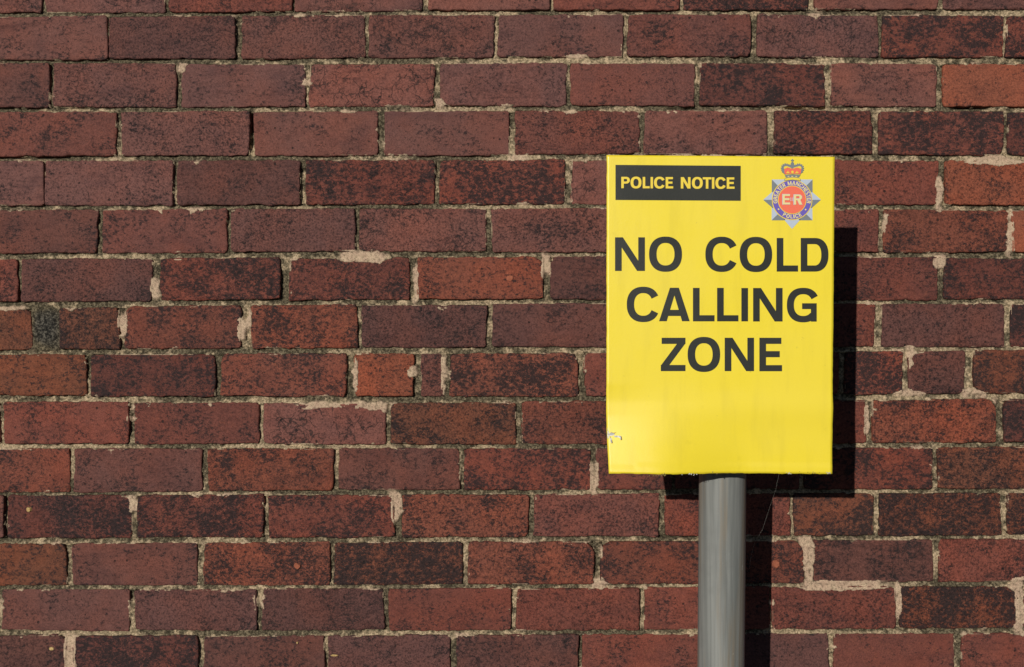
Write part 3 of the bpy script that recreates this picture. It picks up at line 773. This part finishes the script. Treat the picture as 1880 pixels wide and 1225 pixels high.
P = Print(0.0003); P.poly([(1129.9, 302.9), (1359.9, 304.7), (1359.9, 368.9), (1129.9, 367.4)]); P.build('header_panel', M_BLACK, plate)
hd = [('P',122,245),('O',255,412),('L',430,530),('I',543,578),('C',593,742),('E',760,868),('N',978,1117),('O',1137,1293),('T',1293,1418),('I',1425,1460),('C',1475,1620),('E',1638,1750)]
boxes(0.0006, M_YPRINT, [(c, a, b, 211 + (a-122)*0.0055, 374 + (a-122)*0.0055) for c, a, b in hd], 7.833, 1125, 298, 36, 30)

# ---- badge (zoom factor 8.75, corner 1390,285)
def bp(x, y): return (1390 + x/8.75, 285 + y/8.75)
CXb, CYb = 560, 720
def facet(mat, *pts):
    P = Print(0.0003); P.poly([bp(*p) for p in pts]); P.build('star_facet', mat, plate)
facet(M_LIGHT, (97,718), (255,580), (330,718)); facet(M_GREY, (97,718), (330,718), (255,855))
facet(M_LIGHT, (1025,718), (800,718), (870,580)); facet(M_GREY, (1025,718), (870,855), (800,718))
facet(M_LIGHT, (560,1185), (425,1030), (700,1030))
facet(M_LIGHT, (235,392), (450,392), (400,560)); facet(M_GREY, (235,392), (400,560), (235,600))
facet(M_LIGHT, (890,392), (720,560), (670,392)); facet(M_GREY, (890,392), (890,600), (720,560))
facet(M_LIGHT, (890,1047), (720,880), (885,840)); facet(M_GREY, (890,1047), (670,1047), (720,880))
facet(M_LIGHT, (232,1047), (235,840), (400,880)); facet(M_GREY, (232,1047), (400,880), (450,1047))
c = bp(CXb, CYb)
P = Print(0.0006); P.disc(*c, 325/8.75); P.build('badge_rim', M_YPRINT, plate)
P = Print(0.0008); P.disc(*c, 312/8.75); P.build('badge_band', M_BLUE, plate)
P = Print(0.0010); P.disc(*c, 230/8.75); P.build('badge_rim', M_YPRINT, plate)
P = Print(0.0012); P.disc(*c, 219/8.75); P.build('badge_disc', M_RED, plate)
# lettering set round the band
class Arc(Print):
    """Glyphs drawn upright about (0,0) and then turned on to the circle."""
    xf = None
    def poly(self, pts): super().poly([self.xf(x, y) for x, y in pts])
    def strip(self, A, B): super().strip([self.xf(x, y) for x, y in A], [self.xf(x, y) for x, y in B])
def arc_text(P, text, widths, mid_deg, radius, cap, s, h, inside=False, track=0.0):
    tot = sum(widths[ch] for ch in text) * cap + track * (len(text) - 1); pos = -tot / 2
    for ch in text:
        w = widths[ch] * cap
        if ch != ' ':
            a = (pos + w / 2) / radius
            ang = math.radians(mid_deg) + (a if not inside else -a)
            ca, sa = math.cos(ang), math.sin(ang)      # angle clockwise from straight up
            def xf(x, y, sa=sa, ca=ca):
                if not inside: r = radius - y; X = r*sa + x*ca; Y = -r*ca + x*sa
                else: r = radius + y; X = r*sa - x*ca; Y = -r*ca - x*sa
                return (c[0] + X, c[1] + Y)
            P.xf = xf; glyph(P, ch, -w*0.43, w*0.43, -cap/2, cap/2, s, h)
        pos += w + track
Wd = dict(G=1.0, R=0.82, E=0.74, A=0.98, T=0.78, M=1.16, N=0.98, C=0.96, H=0.92, S=0.78, P=0.80, O=1.05, L=0.70, I=0.34); Wd[' '] = 0.52
cap = 62/8.75
P = Arc(0.0012); arc_text(P, 'GREATER MANCHESTER', Wd, 0, 270/8.75, cap, 12.5/8.75, 11.5/8.75, False, (math.radians(206)*270/8.75 - sum(Wd[k] for k in 'GREATER MANCHESTER')*cap)/17)
arc_text(P, 'POLICE', Wd, 180, 268/8.75, cap, 12.5/8.75, 11.5/8.75, True, 0.5)
P.xf = lambda x, y: (x, y)
for (x, y) in ((341, 870), (775, 876)): Print.disc(P, *bp(x, y), 1.5, 16)
P.build('badge_lettering', M_CREAM, plate)
def badge_box(P, ch, a, b, t, d, s, h): glyph(P, ch, *[bp(a, 0)[0], bp(b, 0)[0]], bp(0, t)[1], bp(0, d)[1], s/8.75, h/8.75)
P = Print(0.0014)
badge_box(P, 'E', 400, 528, 626, 797, 40, 34); badge_box(P, 'R', 580, 724, 632, 800, 40, 30); P.build('badge_lettering', M_LIGHT, plate)
P = Print(0.0018)
badge_box(P, 'E', 408, 528, 632, 793, 32, 27); badge_box(P, 'R', 590, 718, 638, 797, 32, 24); P.build('badge_lettering', M_CREAM, plate)
P = Print(0.0016)
for x in (533, 565): P.rect(*bp(x, 682), *bp(x + 11, 742))
P.build('badge_lettering', M_LIGHT, plate)
# crown (zoom factor 21.49, corner 1430,288)
def kp(x, y): return (1430 + x/21.49, 288 + y/21.49)
G = Print(0.0010)
left = [(525,190),(470,240),(445,320),(400,340),(330,300),(230,290),(140,345),(95,440),(105,540),(150,630),(215,700)]
outline = left + [(840,700),(905,620),(955,540),(955,440),(910,350),(820,295),(720,300),(660,340),(605,330),(585,240)]
G.poly([kp(*p) for p in outline])
for (x, y) in [(110,365),(85,450),(100,525),(130,600),(160,310),(235,275),(315,290),(385,315),(665,325),(735,288),(815,285),(895,320),(950,380),(968,455),(958,530),(922,605)]:
    G.disc(*kp(x, y), 25/21.49, 12)
G.rect(*kp(507, 90), *kp(543, 200)); G.rect(*kp(462, 132), *kp(506, 172)); G.rect(*kp(544, 132), *kp(588, 172))
G.poly([kp(220,730), kp(400,705), kp(660,705), kp(825,735), kp(800,800), kp(640,830), kp(400,830), kp(250,800)])
G.poly([kp(200,880), kp(330,815), kp(530,800), kp(730,815), kp(855,880), kp(845,965), kp(530,930), kp(215,965)])
G.build('badge_crown', M_GREY, plate)
P = Print(0.0014)
P.poly([kp(215,690), kp(200,480), kp(330,420), kp(490,470), kp(560,470), kp(720,420), kp(880,480), kp(845,690), kp(530,665)]); P.build('badge_crown', M_RED, plate)
P = Print(0.0016)
P.poly([kp(185,480), kp(190,405), kp(270,368), kp(380,400), kp(485,455), kp(480,475), kp(330,425), kp(235,478)])
P.poly([kp(885,480), kp(870,400), kp(800,370), kp(700,400), kp(560,445), kp(565,475), kp(720,432), kp(830,478)])
P.disc(*kp(525,605), 52/21.49, 20)
for x in (345, 700): P.poly([kp(x-62,655), kp(x-55,610), kp(x-18,620), kp(x-12,560), kp(x+12,560), kp(x+18,620), kp(x+55,600), kp(x+58,655)])
P.poly([kp(212,712), kp(530,672), kp(848,712), kp(848,728), kp(530,692), kp(212,728)])
P.poly([kp(215,890), kp(340,832), kp(530,820), kp(720,832), kp(838,885), kp(828,942), kp(530,908), kp(230,945)])
P.build('badge_crown', M_YPRINT, plate)
P = Print(0.0016)
for (a, b) in ((335,400), (480,555), (640,705)): P.rect(*kp(a, 765), *kp(b, 795))
P.build('badge_crown', M_CREAM, plate)

# ---- damage: film torn off at the left edge, lichen and rust along the bottom
P = Print(0.0005); q = random.Random(4)
def tp(x, y): return (1100 + x/9.4, 760 + y/9.4)
def jag(pts, amp=5):
    out = []
    for k in range(len(pts)):
        a, b_ = pts[k], pts[(k+1) % len(pts)]
        for t in (0, 0.33, 0.66): out.append((a[0] + (b_[0]-a[0])*t + q.uniform(-amp, amp), a[1] + (b_[1]-a[1])*t + q.uniform(-amp, amp)))
    return out
for pts in ([(140,235),(158,300),(160,410),(138,430)], [(165,330),(215,318),(262,345),(220,372),(170,380)], [(245,372),(372,372),(388,430),(360,440),(345,400),(260,392)], [(180,390),(205,410),(222,480),(200,498),(185,440)]):
    P.poly([tp(*p) for p in jag(pts)])
P.build('peeled_film', M_PEEL, plate)
P = Print(0.0007)
for pts in ([(185,310),(250,322),(300,318),(250,335)], [(362,380),(376,378),(386,435),(362,445)], [(205,440),(216,440),(220,495),(205,505)], [(176,380),(184,380),(190,420),(180,420)]):
    P.poly([tp(*p) for p in jag(pts, 3)])
for _ in range(46):
    x = q.choice([q.gauss(1211, 6), q.gauss(1208, 10), q.gauss(1490, 7), q.gauss(1520, 5), q.uniform(1122, 1525)]); y = 869.8 - abs(q.gauss(0, 1.7)); r = q.uniform(0.35, 1.25)
    P.poly([(x + r*q.uniform(0.6, 1.3)*math.cos(t), y + r*q.uniform(0.5, 1.0)*math.sin(t)) for t in [k*math.pi/3.5 for k in range(7)]])
tag(P.build('edge_wear', M_RUST, plate), kind='stuff')
P = Print(0.0009)
for _ in range(26):
    x = q.choice([q.gauss(1270, 4), q.gauss(1262, 9), q.gauss(1447, 3), q.gauss(1522, 3)]); y = 869.9 - abs(q.gauss(0, 1.6)); r = q.uniform(0.4, 1.3)
    P.poly([(x + r*q.uniform(0.6, 1.3)*math.cos(t), y + r*q.uniform(0.5, 1.0)*math.sin(t)) for t in [k*math.pi/3.5 for k in range(7)]])
tag(P.build('edge_wear', M_PEEL, plate), kind='stuff')

# ------------------------------------------------------------------ cobweb thread from the plate's lower edge back to the wall
pts = [on_sign(1431, 871.0) + Vector((0, 0.004, 0))]
for (x, y, gp) in ((1424, 900, 0.24), (1412, 935, 0.19), (1400, 972, 0.14), (1386, 995, 0.09), (1379, 1020, 0.05), (1376, 1045, 0.001)): pts.append(at_gap(x, y, gp))
o0 = pts[0].copy(); V, F = [], []
for k, p in enumerate(pts):
    for a in range(4): V.append(p - o0 + Vector((0.00007*math.cos(a*math.pi/2), 0, 0.00007*math.sin(a*math.pi/2))))
    if k: F += [((k-1)*4+a, (k-1)*4+(a+1) % 4, k*4+(a+1) % 4, k*4+a) for a in range(4)]
me = bpy.data.meshes.new('cobweb_thread'); me.from_pydata([tuple(v) for v in V], [], F); me.update()
tag(link('cobweb_thread', me, M_WEB, None, o0), 'single pale cobweb thread slanting below the sign beside the grey pole', 'cobweb')
